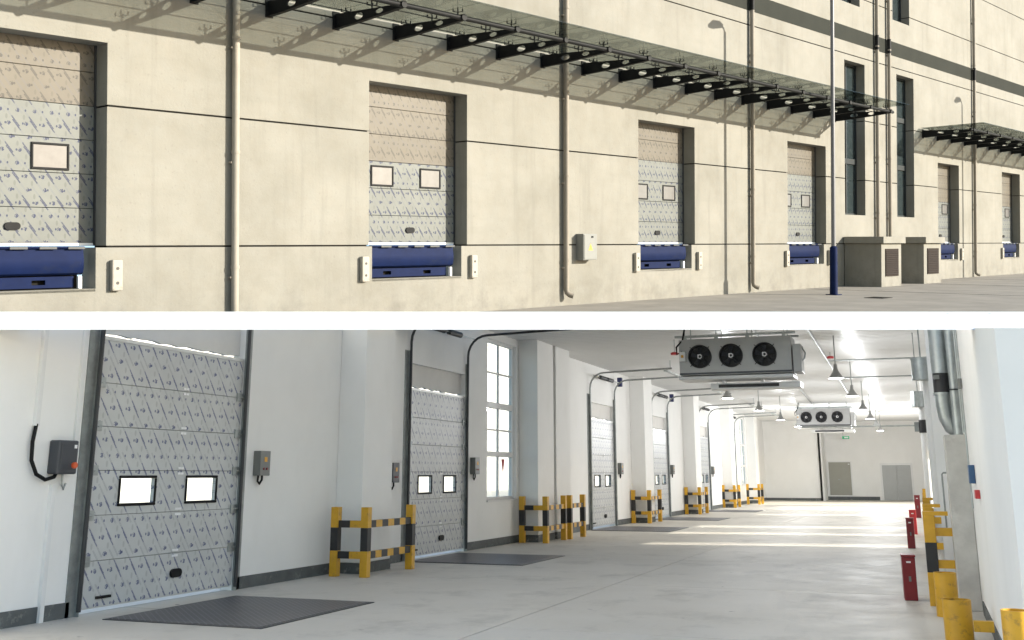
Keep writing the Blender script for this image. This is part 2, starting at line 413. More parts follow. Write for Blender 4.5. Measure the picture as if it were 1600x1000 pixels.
# dock doors: six printed panels each
def yard_door(a, b, fresh):
    wd = b - a; H = Z_T - Z_S
    fr = MB().box(a - .06, a + .02, REC + .02, REC + .10, Z_S, Z_T + .05).box(b - .03, b + .06, REC - .02, REC + .10, Z_S, Z_T + .05)
    d = fr.build('dock_door', 'trackblack', bld)
    ph = .52; z = Z_S + .05
    MB().box(a + .02, b - .03, REC + .0, REC + .05, Z_S + .004, z - .004).build('bottom_seal', 'whiteprint', d)
    k = 0
    while z < Z_T:
        z1 = min(z + ph, Z_T + .04)
        mb = MB().box(a + .02, b - .03, REC, REC + .05, z + .004, z1 - .004)
        mb.build('door_panel', 'film_yard' if k < fresh else 'film_old', d, bevel=.004)
        if k == 2:
            for c in (a + wd * .24, a + wd * .73):
                w2, h2, zc = .25, .165, (z + z1) / 2 - .02
                fm = MB()
                for q in ((c-w2-.035, c+w2+.035, zc+h2, zc+h2+.035), (c-w2-.035, c+w2+.035, zc-h2-.035, zc-h2), (c-w2-.035, c-w2, zc-h2, zc+h2), (c+w2, c+w2+.035, zc-h2, zc+h2)):
                    fm.box(q[0], q[1], REC - .022, REC, q[2], q[3])
                wf = fm.build('window_frame', 'black', d, bevel=.008)
                MB().box(c-w2, c+w2, REC - .008, REC - .001, zc-h2, zc+h2).build('window_pane', 'reflpane', d)
        if k == 0:
            c = a + wd * .52; pts = arc(c - .06, z + .24, .055, 90, 270, 6) + arc(c + .06, z + .24, .055, -90, 90, 6)
            MB().prism(pts, 'y', REC - .025, REC).build('handle', 'black', d)
        z = z1; k += 1
    MB().box(a + .02, b - .03, REC + .08, REC + .12, Z_S, Z_T + .3).build('back_sheet', 'joint', d)
for (a, b), fr_ in zip(DOORS, (4, 3, 4, 4, 3, 3)): yard_door(a, b, fr_)
def tall_window(a, b, z0, z1, trans, mull):
    fr = MB(); y = .30
    fr.box(a, a+.07, y, y+.08, z0, z1).box(b-.07, b, y, y+.08, z0, z1).box(a+.07, b-.07, y, y+.08, z0, z0+.07).box(a+.07, b-.07, y, y+.08, z1-.07, z1)
    for t in trans: fr.box(a+.07, b-.07, y-.015, y+.08, t-.09, t+.09)
    wn = fr.build('window', 'winframe', bld, bevel=.006)
    edges = [z0+.07] + [e for t in trans for e in (t-.09, t+.09)] + [z1-.07]
    for i in range(0, len(edges), 2):
        c = a + (b-a) * mull
        MB().box(c-.03, c+.03, y-.005, y+.07, edges[i], edges[i+1]).build('mullion', 'winframe', wn)
        MB().box(a+.07, c-.03, y+.03, y+.045, edges[i], edges[i+1]).build('glass_pane', 'darkglass', wn)
        MB().box(c+.03, b-.07, y+.03, y+.045, edges[i], edges[i+1]).build('glass_pane', 'darkglass', wn)
for a, b in TALL:
    tall_window(a, b, 2.32, 7.39, [4.12, 5.85], .48)
    tall_window(a - .3, b - .35, 9.3, 12.2, [11.0], .48)

# yard surface
g = MB(); g.quad((X0 - 2, 0.5, 0), (X0 - 2, -11.5, 0), (60, -11.5, 0), (60, 0.5, 0)); 
yg = g.build('yard_pavement', 'concrete_yard'); tag(yg, kind='structure')
MB().box(26.0, 26.6, -4.1, -3.6, .002, .01).build('drain_cover', 'joint', yg)
for xx in (29.8, 36.2, 42.0): MB().box(xx, xx + .03, -14, -.05, .001, .004).build('expansion_joint', 'joint', yg)

# glass canopies
def bracket_mesh():
    L = 1.78
    top = [(0, .10), (L, .02)]
    bot = [(L, -.045), (L*.75, -.075), (L*.5, -.115), (L*.25, -.145), (0, -.16)]
    def ell(cx, cz, rx, rz): return [(cx + rx*math.cos(2*math.pi*i/18), cz + rz*math.sin(2*math.pi*i/18)) for i in range(18)]
    return plate_with_holes(top + bot, [ell(.66, -.028, .125, .06), ell(1.22, -.015, .105, .045)], .03)
BR = bracket_mesh(); BR.transform(Matrix.Rotation(R(-90), 4, 'Z'))          # plate runs along -Y (outwards)
BR.materials.append(M['black'])
def canopy(xa, xb, label, first):
    Zc = 5.47; cp = thing('glass_canopy', label, 'canopy', (xa, 0, Zc), 'glass canopies on the facade')
    n = int(round((xb - xa) / 1.432)); st = (xb - xa) / n
    zg = lambda y: .15 + .02 * (-y)                     # glass rises outwards
    for i in range(n + 1):
        x = i * st
        o = link('bracket', BR, cp, at=(x, 0, 0))
        m2 = MB().box(x-.05, x+.05, -1.78, -.02, .0, .0) if False else MB()
        for k in range(8):                                # bottom flange follows the curve
            f = lambda s: -.16 + .115 * (s/1.78)**1.35
            ya, yb = -1.78*k/8, -1.78*(k+1)/8
            m2._add([(x-.045,ya,f(-ya)),(x+.045,ya,f(-ya)),(x+.045,yb,f(-yb)),(x-.045,yb,f(-yb)),(x-.045,ya,f(-ya)-.012),(x+.045,ya,f(-ya)-.012),(x+.045,yb,f(-yb)-.012),(x-.045,yb,f(-yb)-.012)],
                    [(0,1,2,3),(7,6,5,4),(0,4,5,1),(1,5,6,2),(2,6,7,3),(3,7,4,0)])
        m2.box(x-.075, x+.075, -.02, .0, -.19, .14)
        m2.build('flange', 'black', o.parent)
        for yy in (-.30, -1.02, -1.70):
            fm = MB()
            zt = zg(yy); zb = .10 + .08*yy/1.78 - .02
            fm.rod((x, yy, zb), (x, yy, zt - .06), .014, 6)
            for dx in (-.06, .06):
                for dy in (-.06, .06):
                    fm.rod((x, yy, zt-.07), (x+dx, yy+dy, zt-.055), .008, 5); fm.rod((x+dx, yy+dy, zt-.06), (x+dx, yy+dy, zt-.002), .012, 6)
            fm.build('spider_fitting', 'black', cp)
    tb = MB().rod((-.25, -1.80, .0), (xb-xa+.25, -1.80, .0), .048, 12)
    for i in range(n+1): tb.rod((i*st, -1.80-.075, .0), (i*st, -1.80+.03, .0), .062, 10)
    tb.build('front_tube', 'black', cp, smooth=True)
    for yy in (-.5, -1.2):
        MB().rod((-.1, yy, .06), (xb-xa+.1, yy, .06), .009, 6).build('tie_rod', 'black', cp)
    for i in range(-1, n + 1):
        x0, x1 = i*st + st*.5 - st/2 + .008, i*st + st/2 + st*.5 - .008
        if i == -1: x0 = -.35
        if i == n: x1 = xb - xa + .35
        for ya, yb in ((-.06, -1.05), (-1.062, -2.28)):
            mb = MB(); pts = [(x0,ya,zg(ya)),(x1,ya,zg(ya)),(x1,yb,zg(yb)),(x0,yb,zg(yb))]
            mb._add(pts + [(p[0],p[1],p[2]+.014) for p in pts], [(0,1,2,3),(7,6,5,4),(0,4,5,1),(1,5,6,2),(2,6,7,3),(3,7,4,0)])
            mb.build('glass_pane', 'canopyglass', cp)
    return cp
canopy(31.94 - 18*1.432, 31.94, 'long green glass canopy on black steel brackets above the near dock doors', True)
canopy(39.2, 39.2 + 10*1.432, 'green glass canopy on black steel brackets at the far right end', False)

# drainpipes
PIPES = [(9.76, 0, -.3, 13), (18.33, 1, .20, 13), (26.6, 1, .12, 13), (35.0, 0, 1.6, 13), (36.0, 0, 1.6, 13), (44.4, 1, .06, 13), (51.4, 1, .1, 13)]
PN = ['left of the second dock door, reaching the picture bottom', 'beside the electrical cabinet, with curved outlet', 'right of the third dock door, in the pole shadow bay', 'left one of the pair between the tall windows', 'right one of the pair between the tall windows', 'between the two far dock doors', 'at the far right end of the facade']
for (x, shoe, zb, zt), lab in zip(PIPES, PN):
    p = thing('drainpipe', 'beige drainpipe ' + lab, 'drainpipe', (x, -.09, 0), 'drainpipes on the facade')
    if shoe: path = [(0, 0, zt), (0, 0, zb + .16), (.01, -.01, zb + .10), (.05, -.06, zb + .045), (.10, -.12, zb + .02)]
    else: path = [(0, 0, zt), (0, 0, zb)]
    MB().tube(path, .062, 16).build('pipe', 'pipelight' if x < 10 else 'pipe', p, smooth=True)
    z = 1.0 if shoe or zb < 1 else 2.4
    while z < zt:
        MB().ring((0, 0, z), (0, 0, 1), .058, .072, .05, 18).build('socket_collar', 'pipelight' if x < 10 else 'pipe', p, smooth=True)
        MB().box(-.085, .085, .0, .088, z - .16, z - .13).build('clamp', 'pipe', p)
        z += 1.9
    MB().ring((0, 0, 8.01), (0, 0, 1), .058, .066, .50, 18).build('painted_sleeve', 'black', p, smooth=True)

# dock levellers and bumpers
def leveller(a, b):
    wd = b - a; t = MB()
    prof = [(-.02, 1.36), (-.02, 1.30), (-.05, 1.18), (-.045, 1.06), (-.01, .98), (.06, .95), (.10, .97), (.02, 1.02), (.0, 1.10), (.01, 1.28), (.3, 1.30), (.3, 1.36)]
    t.prism([(y * .8 + .12, z) for y, z in prof], 'x', a, b)
    return t
BUMP_T = None
for i, (a, b) in enumerate(DOORS):
    side = ['behind the leftmost dock door', 'at the second dock door', 'at the third dock door', 'at the fourth dock door, beside the pole', 'at the fifth dock door behind the vent housings', 'at the rightmost dock door'][i]
    lv = thing('dock_leveller', 'blue steel dock leveller in the pit ' + side, 'dock leveller', ((a+b)/2, 0, 0), 'blue dock levellers')
    c = (a + b) / 2; a2, b2 = a + .10 - c, b - .30 - c
    leveller(a2, b2).build('lip', 'blue', lv, smooth=True)
    MB().box(a2, b2, .06, .12, 1.345, 1.375).build('hinge_bar', 'blue', lv, bevel=.005)
    for k in range(5): MB().box(a2 + .25 + k*.42, a2 + .5 + k*.42, .048, .06, 1.335, 1.37).build('hinge_lug', 'trackblack', lv)
    fr = holed((a2, b2 - .1), (.765, .93), [(a2 + .42, a2 + .62, .81, .88), (b2 - .72, b2 - .52, .81, .88)], lambda x, z, d: (x, .20 + d, z), .05)
    fr.build('front_frame', 'blue', lv)
    MB().box(a2, b2, .30, .34, .74, 1.3).build('pit_back', 'joint', lv)
    MB().box(b2 - .06, b2 - .01, .12, .18, .75, .93).build('stop_block', 'whiteprint', lv)
    MB().box(a2 - .02, b2 + .14, .0, .44, .70, .742).build('pit_floor', 'cream', lv)
    for s, x in (('left', a - .22), ('right', b + .06)):
        if i == 0 and s == 'left': continue
        if i == 5 and s == 'right': continue
        bp = thing('dock_bumper', 'pale bolted dock bumper on the %s of the %s dock door from the left' % (s, ORD[i]), 'dock bumper', (x, 0, .70), 'dock bumpers')
        MB().box(0, .17, -.09, 0, 0, .47).build('pad', 'rubberwhite', bp, bevel=.02)
        for z in (.12, .34):
            MB().tube([(.085, -.096, z), (.085, -.085, z)], .024, 12).build('bolt', 'bolt', bp)

# electrical cabinet
eb = thing('electrical_cabinet', 'small grey electrical cabinet with yellow warning triangle on the facade', 'cabinet', (18.78, 0, 1.02))
MB().box(0, .50, -.22, 0, 0, .60).build('body', 'boxgrey', eb, bevel=.008)
MB().box(.02, .48, -.232, -.222, .02, .58).build('door', 'boxgrey', eb, bevel=.006)
MB().box(.28, .34, -.245, -.232, .51, .55).build('lock', 'black', eb)
MB().prism([(.17, .22), (.33, .22), (.25, .38)], 'y', -.236, -.233).build('warning_sign', 'yellowsign', eb)
MB().prism([(.243, .30), (.262, .345), (.252, .30), (.264, .30), (.246, .245), (.252, .285)], 'y', -.239, -.2365).build('lightning_mark', 'black', eb)

# louvred vent housings
def housing(x, label):
    h = thing('vent_housing', label, 'vent housing', (x, 0, 0), 'louvred vent housings by the wall')
    MB().box(0, 1.55, -1.25, -.02, -.05, 1.38).build('housing_wall', 'cream', h, bevel=.01)
    MB().box(-.08, 1.66, -1.36, -.02, 1.383, 1.60).build('cap_slab', 'cream', h, bevel=.015)
    fr = MB()
    for q in ((.28, 1.28, 1.17, 1.21), (.28, 1.28, .33, .37), (.28, .33, .37, 1.17), (1.23, 1.28, .37, 1.17)): fr.box(q[0], q[1], -1.275, -1.245, q[2], q[3])
    fr.build('louver_frame', 'louver', h)
    MB().box(.33, 1.23, -1.256, -1.252, .37, 1.17).build('louver_backing', 'joint', h)
    for k in range(13):
        z = .38 + k*.061
        MB()._add([(.33,-1.258,z+.05),(1.23,-1.258,z+.05),(1.23,-1.29,z),(.33,-1.29,z),(.33,-1.258,z+.062),(1.23,-1.258,z+.062),(1.23,-1.29,z+.012),(.33,-1.29,z+.012)],
                  [(0,1,2,3),(7,6,5,4),(0,4,5,1),(1,5,6,2),(2,6,7,3),(3,7,4,0)]).build('slat', 'louver', h)
housing(32.55, 'nearer cream vent housing with brown louvre right of the blue pole foot')
housing(36.0, 'farther cream vent housing with brown louvre, partly behind its twin')

# lamp posts
def post(x, y, label, H=8.15):
    p = thing('lamp_post', label, 'lamp post', (x, y, 0), 'lamp posts in the yard')
    MB().tube([(0,0,1.1), (0,0,H)], [.06, .05], 16).build('pole', 'polegrey', p, smooth=True)
    MB().tube([(0,0,0), (0,0,1.28), (0,0,1.32)], [.105, .10, .06], 16).build('foot_sleeve', 'blue', p, smooth=True)
    MB().box(-.16, .16, -.16, .16, .0, .02).build('base_plate', 'blue', p)
    MB().tube([(0,0,H-.02), (-.06,0,H+.10), (-.2,0,H+.16)], .03, 10).build('arm', 'galv', p, smooth=True)
    MB().tube([(-.12,0,H+.16), (-.3,0,H+.17), (-.6,0,H+.13), (-.82,0,H+.06)], [.05,.10,.12,.05], 12).build('lamp_head', 'galv', p, smooth=True)
post(26.95, -2.33, 'grey lamp post with dark blue foot sleeve in front of the facade')
post(47.0, -5.2, 'grey lamp post beyond the right edge, casting its shadow on the far wall', 9.05)

# ================================================================== THE LOADING HALL
CUR[0] = 'hall'
XL, XR, YN, YF, ZC = -9.3, .55, -12.0, 72.5, 4.9
HD = [(10.32, 13.34), (18.86, 21.68), (31.2, 33.96), (39.2, 41.88), (48.25, 50.7), (55.9, 58.3)]
HW = [(23.0, 24.9), (60.2, 62.3)]
DT = 3.22
fl = thing('floor', None, None); tag(fl, kind='structure')
xs = [XL - 1.3, -4.45, XR + .4]; ys = [YN] + [11.25 + 4.83*k for k in range(13)] + [YF + .6]
for i in range(2):
    for j in range(len(ys)-1):
        MB().box(xs[i]+.008, xs[i+1]-.008, ys[j]+.009, ys[j+1]-.009, -.2, 0).build('floor_slab', 'floor', fl, bevel=.003)
MB().box(xs[0], xs[2], YN, YF+.6, -1.2, -.025).build('floor_base', 'joint', fl)
# ceiling: ribbed sheets side by side
cl = thing('ceiling', None, None); tag(cl, kind='structure')
y = 17.0
while y < YF:
    y1 = min(y + 1.5, YF + .3)
    mb = MB().box(XL - .4, XR + .3, y + .004, y1 - .004, ZC, ZC + .10)
    for k in range(5):
        yy = y + .15 + k*.3
        mb.prism([(yy-.03, ZC+.001), (yy-.018, ZC-.012), (yy+.018, ZC-.012), (yy+.03, ZC+.001)], 'x', XL, XR)
    mb.build('ceiling_panel', 'ceil', cl); y = y1
# left wall with door and window openings
ops = [(a - .02, b + .02, -.1, 3.75) for a, b in HD] + [(a, b, 1.02, 4.72) for a, b in HW]
wl = holed((YN, YF + .3), (-.05, ZC + .05), ops, lambda a, b, d: (XL - d, a, b), .20).build('wall_left', 'white'); tag(wl, kind='structure')
edges = [YN] + [e for a, b in HD for e in (a - .12, b + .12)] + [YF]
for k in range(0, len(edges), 2):
    MB().box(XL, XL + .012, edges[k], edges[k+1], .0, .17).build('skirting', 'skirt', wl)
# right wall: white, with unseen openings shaped to let the low sun onto the floor
bays = [(26.5, 27.6, .25, 2.15), (31.3, 32.5, .25, 2.3), (35.2, 36.6, .25, 2.3), (46, 47.4, .25, 2.2), (53, 54.2, .25, 2.2), (56.5, 58.5, .25, 2.3), (61.0, 68.5, .1, 2.9)]
wr = holed((8.0, YF + .3), (-.05, ZC + .05), bays, lambda a, b, d: (XR + d, a, b), .30).build('wall_right', 'white'); tag(wr, kind='structure')
MB().box(XR - .012, XR, 8.0, 14.2, 0, .15).build('skirting', 'skirt', wr)
wf = MB().box(XL, -5.95, 70.0, 70.3, 0, ZC).box(-5.95, XR, YF, YF + .3, 0, ZC).box(-5.95, -5.75, 70.0, YF, 0, ZC).build('wall_far', 'white'); tag(wf, kind='structure')
MB().box(XL, -5.95, 69.985, 70.0, 0, .16).box(-5.75, -2.6, YF - .015, YF, 0, .22).build('skirting', 'skirt', wf)
# pillars
for i, (ya, yb, lab) in enumerate([(16.2, 17.28, 'white square pillar between the first two hall doors'), (25.1, 26.35, 'white pillar just right of the tall bright window'), (26.55, 27.75, 'white pillar standing close behind the one by the tall window'),
        (36.2, 37.4, 'white pillar between the third and fourth hall doors'), (45.0, 46.2, 'white pillar between the fourth and fifth hall doors'), (54.2, 55.3, 'white pillar between the fifth and sixth hall doors'), (62.6, 63.8, 'farthest white pillar, beside the distant window')]):
    p = thing('pillar', lab, 'pillar', (XL, ya, 0), 'white pillars along the hall wall')
    MB().box(.0, .50, 0, yb-ya, .17, ZC).build('shaft', 'white', p, bevel=.012)
    MB().box(.0, .506, -.006, yb-ya+.006, 0, .17).build('skirting', 'skirt', p)
MB().box(XL, XL + .03, 26.35, 26.55, 0, ZC).build('joint_strip', 'greyband', wl)

# sectional doors seen from inside
def hall_door(i, a, b, detail, labels):
    wd = b - a
    d = thing('sectional_door', labels, 'sectional door', (XL, b, 0), 'sectional dock doors of the hall', rz=R(-90))
    # local: x runs from b towards a (0..wd), y = +into the hall, z up
    n = 6; ph = (DT - .07) / n; z = .07
    MB().box(.01, wd - .01, -.06, -.02, .055, .072).build('bottom_rail', 'alu', d)
    for k in range(n):
        z1 = z + ph
        if k == 2:
            wins = [(wd*.17, wd*.38), (wd*.60, wd*.81)]
            op = [(w0, w1, z + .13, z + .43) for w0, w1 in wins]
            mb = holed((.0, wd), (z + .003, z1 - .003), op, lambda x, zz, dd: (x, .0 - dd, zz), .05)
            pn = mb.build('door_panel', 'film_hall', d)
            for w0, w1, q0, q1 in op:
                fm = MB(); f = .035
                for q in ((w0-f, w1+f, q1, q1+f), (w0-f, w1+f, q0-f, q0), (w0-f, w0, q0, q1), (w1, w1+f, q0, q1)): fm.box(q[0], q[1], 0, .018, q[2], q[3])
                fm.build('window_frame', 'black', d, bevel=.01)
                MB().box(w0, w1, -.03, -.02, q0, q1).build('window_pane', 'pane', d)
        else:
            mb = MB().box(0, wd, -.05, 0, z + .003, z1 - .003)
            mb.build('door_panel', 'film_hall', d, bevel=.003)
        if k:
            for hx in (wd*.44,):
                hm = MB()
                for s in (-1, 1):
                    for e in (-1, 1): hm.box(hx - .055 + (e*.03), hx + .0 + (e*.03), .001, .010, z + s*.035 - .014, z + s*.035 + .014)
                hm.build('hinge', 'whiteprint', d)
            if detail:
                for ex in (.03, wd - .12):
                    MB().box(ex - .02, ex + .11, .002, .025, z - .06, z + .06).rod((ex + .045, .03, z), (ex + .045 + (.1 if ex > 1 else -.1), .03, z), .014, 8).build('roller_hinge', 'galv', d)
        z = z1
    MB().box(-.05, wd + .05, -1.2, -.08, .002, .006).build('gap_bounce_plate', 'whitemetal', d)  # white plate added outside so the gap under the door looks bright
    MB().box(0, wd, -.05, .004, DT, DT + .045).build('top_rail', 'alu', d)
    pts = arc(wd*.42 - .06, .34, .055, 90, 270, 8) + arc(wd*.42 + .06, .34, .055, -90, 90, 8)
    MB().prism(pts, 'y', .0, .035).build('handle', 'black', d, bevel=.01)
    MB().box(wd*.82, wd*.90, .0, .03, .16, .19).build('step_latch', 'black', d)
    rg = random.Random(i); wav = [(-.05 + (wd+.1)*k/26, DT + .085 + rg.uniform(-.014, .018)) for k in range(27)]
    MB().prism([(-.05, 4.8)] + wav + [(wd + .05, 4.8)], 'y', -.16, -.10).build('lintel_board', 'lintel', d)
    MB().box(.01, wd - .01, -.075, -.055, .06, ph*2 + .10).box(.01, wd - .01, -.075, -.055, .05 + ph*3 - .05, DT).build('leak_blocker', 'joint', d)  # dark sheets added behind the panels to stop light leaking at the joints
    # vertical angle rails and curved high-lift tracks
    for sx, x in ((-1, -.02), (1, wd + .02)):
        MB().box(min(x, x + sx*.16), max(x, x + sx*.16), .0, .012, 0, 3.98).box(min(x, x + sx*.012), max(x, x + sx*.012), .012, .07, 0, 3.98).build('rail', 'galvdark', d)
        path = [(x, .06, .05), (x, .06, 4.15)] + [(x, .06 + .45 - .45*math.cos(R(q)), 4.15 + .45*math.sin(R(q))) for q in (15, 30, 45, 60, 75, 90)] + [(x, 2.6, 4.66)]
        MB().tube(path, .027, 8).build('track', 'trackblack' if detail else 'galvdark', d, smooth=True)
        MB().rod((x, 2.55, 4.66), (x, 2.55, 4.9), .012, 6).build('track_hanger', 'galv', d)
    MB().rod((-.1, .22, 4.52), (wd + .15, .22, 4.52), .016, 8).build('shaft', 'galv', d)
    for x0 in (wd*.28, wd*.58):
        mb = MB()
        for k in range(14): mb.ring((x0 + k*.045, .22, 4.52), (1, 0, 0), .045, .062, .030, 14)
        mb.build('spring', 'trackblack', d)
    if i in (2, 3): MB().box(-.20, -.08, .14, .30, 4.40, 4.70).build('motor', 'navy', d, bevel=.02)
    MB().box(.25, wd - .2, 2.3, 2.42, 4.60, 4.64).build('track_tie', 'galv', d)
    return d
DL = ['large nearest sectional door covered in blue printed film', 'second sectional door, with curved black track beside the bright window', 'third sectional door, behind the yellow guards of the twin pillars', 'fourth sectional door along the hall', 'fifth sectional door along the hall', 'farthest and smallest sectional door along the hall']
for i, ((a, b), lab) in enumerate(zip(HD, DL)): hall_door(i, a, b, i < 2, lab)

# factory windows
for k, ((a, b), lab) in enumerate(zip(HW, ['tall bright white-framed window right of the second hall door', 'distant tall white-framed window near the end wall'])):
    wn = thing('factory_window', lab, 'window', (XL - .12, a, 1.02)); wd = b - a; hh = 3.70
    fm = MB()
    for q in ((0, .07, 0, hh), (wd-.07, wd, 0, hh), (.07, wd-.07, 0, .07), (.07, wd-.07, hh-.07, hh), (.07, wd-.07, .98, 1.10), (.07, wd-.07, 2.10, 2.24)): fm.box(-.03, .05, q[0], q[1], q[2], q[3])
    fm.build('frame', 'whitemetal', wn, bevel=.006)
    for z0, z1 in ((.07, .98), (1.10, 2.10), (2.24, hh - .07)):
        MB().box(-.02, .03, wd/2-.025, wd/2+.025, z0, z1).build('mullion', 'whitemetal', wn)
        if z0 > 1: MB().box(-.015, .025, .07, wd-.07, (z0+z1)/2-.02, (z0+z1)/2+.02).build('glazing_bar', 'whitemetal', wn)
        for y0, y1 in ((.07, wd/2-.025), (wd/2+.025, wd-.07)): MB().box(.0, .008, y0, y1, z0, z1).build('pane', 'pane', wn)
    MB().box(.05, .15, -.02, wd+.02, -.04, .0).build('sill', 'whitemetal', wn)

# dock plates
for i, ((ya, yb), lab) in enumerate(zip([(10.25, 12.7), (18.72, 21.12), (30.9, 33.5), (38.8, 41.2), (48.0, 50.4)], ['dark checker dock plate in front of the nearest hall door', 'dock plate in front of the second hall door', 'dock plate in front of the third hall door', 'dock plate in front of the fourth hall door', 'farthest dock plate, in front of the fifth hall door'])):
    p = thing('dock_plate', lab, 'dock plate', (-8.75 if i == 0 else -9.15, ya, 0), 'checker dock plates in the floor')
    wd = 2.0 if i == 0 else 2.25
    MB().box(0, wd, 0, yb-ya, .001, .014).build('plate', 'checker', p, bevel=.003)
    fm = MB(); e = .05
    for q in ((-e, wd+e, -e, 0), (-e, wd+e, yb-ya, yb-ya+e), (-e, 0, 0, yb-ya), (wd, wd+e, 0, yb-ya)): fm.box(q[0], q[1], q[2], q[3], .001, .009)
    fm.build('edge_frame', 'trackblack', p)

# corner guards
def post_parts(t, x, y, h=1.08, wdt=.13):
    e = wdt/2; bands = [(0, .40, 'yellow'), (.40, .76, 'blackpaint'), (.76, h, 'yellow')]
    for z0, z1, m in bands: MB().box(x-e, x+e, y-e, y+e, z0, z1).build('post', m, t, bevel=.006)
def rail_parts(t, p, q, z, hgt=.11):
    P, Q = Vector(p), Vector(q); d = Q - P; L = d.length; d.normalize(); nrm = Vector((-d.y, d.x))
    segs = max(2, int(round(L/.22))); 
    for k in range(segs):
        a, b = P + d*(L*k/segs), P + d*(L*(k+1)/segs); e = nrm*.035
        mb = MB(); c = [a-e, b-e, b+e, a+e]
        mb._add([(v.x,v.y,z) for v in c] + [(v.x,v.y,z+hgt) for v in c], [(3,2,1,0),(4,5,6,7),(0,1,5,4),(1,2,6,5),(2,3,7,6),(3,0,4,7)])
        mb.build('rail', 'blackpaint' if k % 2 == 0 and segs > 2 or (segs == 2 and k == 0) else 'yellow', t)
def guard(pts, label):
    t = thing('corner_guard', label, 'guard rail', (pts[0][0], pts[0][1], 0), 'yellow and black corner guards round the pillars')
    rel = [(x - pts[0][0], y - pts[0][1]) for x, y in pts]
    for x, y in rel: post_parts(t, x, y)
    for p, q in zip(rel[:-1], rel[1:]):
        d = Vector((q[0]-p[0], q[1]-p[1])).normalized() * .065
        for z in (.28, .76): rail_parts(t, (p[0]+d.x, p[1]+d.y), (q[0]-d.x, q[1]-d.y), z)
guard([(-9.0, 15.72), (-8.45, 15.72), (-8.45, 17.35)], 'large nearest yellow and black guard around the first pillar')
guard([(-9.12, 24.85), (-8.52, 24.85), (-8.52, 26.25)], 'yellow and black guard round the pillar beside the bright window')
guard([(-8.48, 26.6), (-8.48, 27.75)], 'two-post yellow guard right of the bright-window guard')
guard([(-9.2, 35.95), (-8.65, 35.95), (-8.65, 37.5)], 'yellow and black guard between the third and fourth hall doors')
guard([(-9.2, 44.75), (-8.65, 44.75), (-8.65, 46.3)], 'yellow and black guard between the fourth and fifth hall doors')
guard([(-9.25, 54.0), (-8.7, 54.0), (-8.7, 55.4)], 'small far yellow guard before the farthest hall door')
guard([(-9.0, 60.3), (-8.4, 60.3), (-8.4, 61.6)], 'smallest and farthest yellow guard, near the end wall')

# control boxes on the left wall
cb = thing('door_controller', 'black door controller with orange knob and looping cable left of the nearest door', 'control box', (XL, 9.66, 1.60))
MB().box(0, .16, 0, .30, 0, .38).build('case', 'plastic', cb, bevel=.02)
MB().box(.16, .168, .03, .27, .05, .34).build('front_plate', 'plastic', cb, bevel=.01)
MB().tube([(.16,.23,.10), (.20,.23,.10)], .035, 16).build('stop_knob', 'orange', cb, smooth=True)
MB().box(.168, .172, .22, .26, .29, .33).build('maker_mark', 'whiteprint', cb)
MB().tube([(.03, -.25, .55), (.05, -.30, .35), (.06, -.30, .15), (.07, -.22, .0), (.07, -.08, -.06), (.07, .05, -.03), (.07, .08, .02)], .022, 10).build('cable', 'black', cb, smooth=True)
MB().tube([(.05, .20, 0), (.05, .20, -.12), (.05, .23, -.17), (.05, .26, -.10)], .012, 8).build('loop', 'galv', cb, smooth=True)
MB().box(.0, .05, -.28, -.22, .53, 3.2).build('conduit', 'whitemetal', cb)
MB().box(.0, .05, .06, .12, -1.6, -.12).build('lower_conduit', 'whitemetal', cb)
MB().box(.0, .035, .36, .42, .3, 3.2).build('side_conduit', 'whitemetal', cb)
def switchbox(y, z, label, dark=False):
    s = thing('switch_box', label, 'switch box', (XL, y, z), 'switch boxes beside the hall doors')
    MB().box(0, .13, 0, .26, 0, .36).build('case', 'plastic' if dark else 'boxgrey', s, bevel=.008)
    for yy in (.09, .17): MB().tube([(.13,yy,.10), (.142,yy,.10)], .018, 10).build('button', 'red', s)
    MB().box(.13, .134, .10, .17, .2, .27).build('sticker', 'yellowsign', s)
    MB().tube([(.06,.06,0), (.06,.05,-.08), (.06,.10,-.12), (.06,.16,-.06), (.06,.16,0)], .016, 8).build('cable', 'black', s, smooth=True)
switchbox(13.72, 1.58, 'grey switch box right of the nearest hall door')
switchbox(22.0, 1.60, 'grey switch box right of the second hall door')
switchbox(18.05, 1.45, 'dark switch box on the pillar side of the second hall door', True)
switchbox(34.4, 1.60, 'switch box right of the third hall door')
switchbox(42.3, 1.60, 'switch box right of the fourth hall door')
switchbox(51.2, 1.60, 'switch box right of the fifth hall door')

# red warning pennant by the window
pn = MB().prism([(0, 0), (.22, 0), (.11, -.36)], 'x', 0, .004).build('pennant', 'redlight'); pn.location = (XL + .02, 24.0, 2.0)
pn.location = (XL - .06, 24.05, 1.95); tag(pn, 'small red triangular pennant hanging in the bright window', 'pennant')

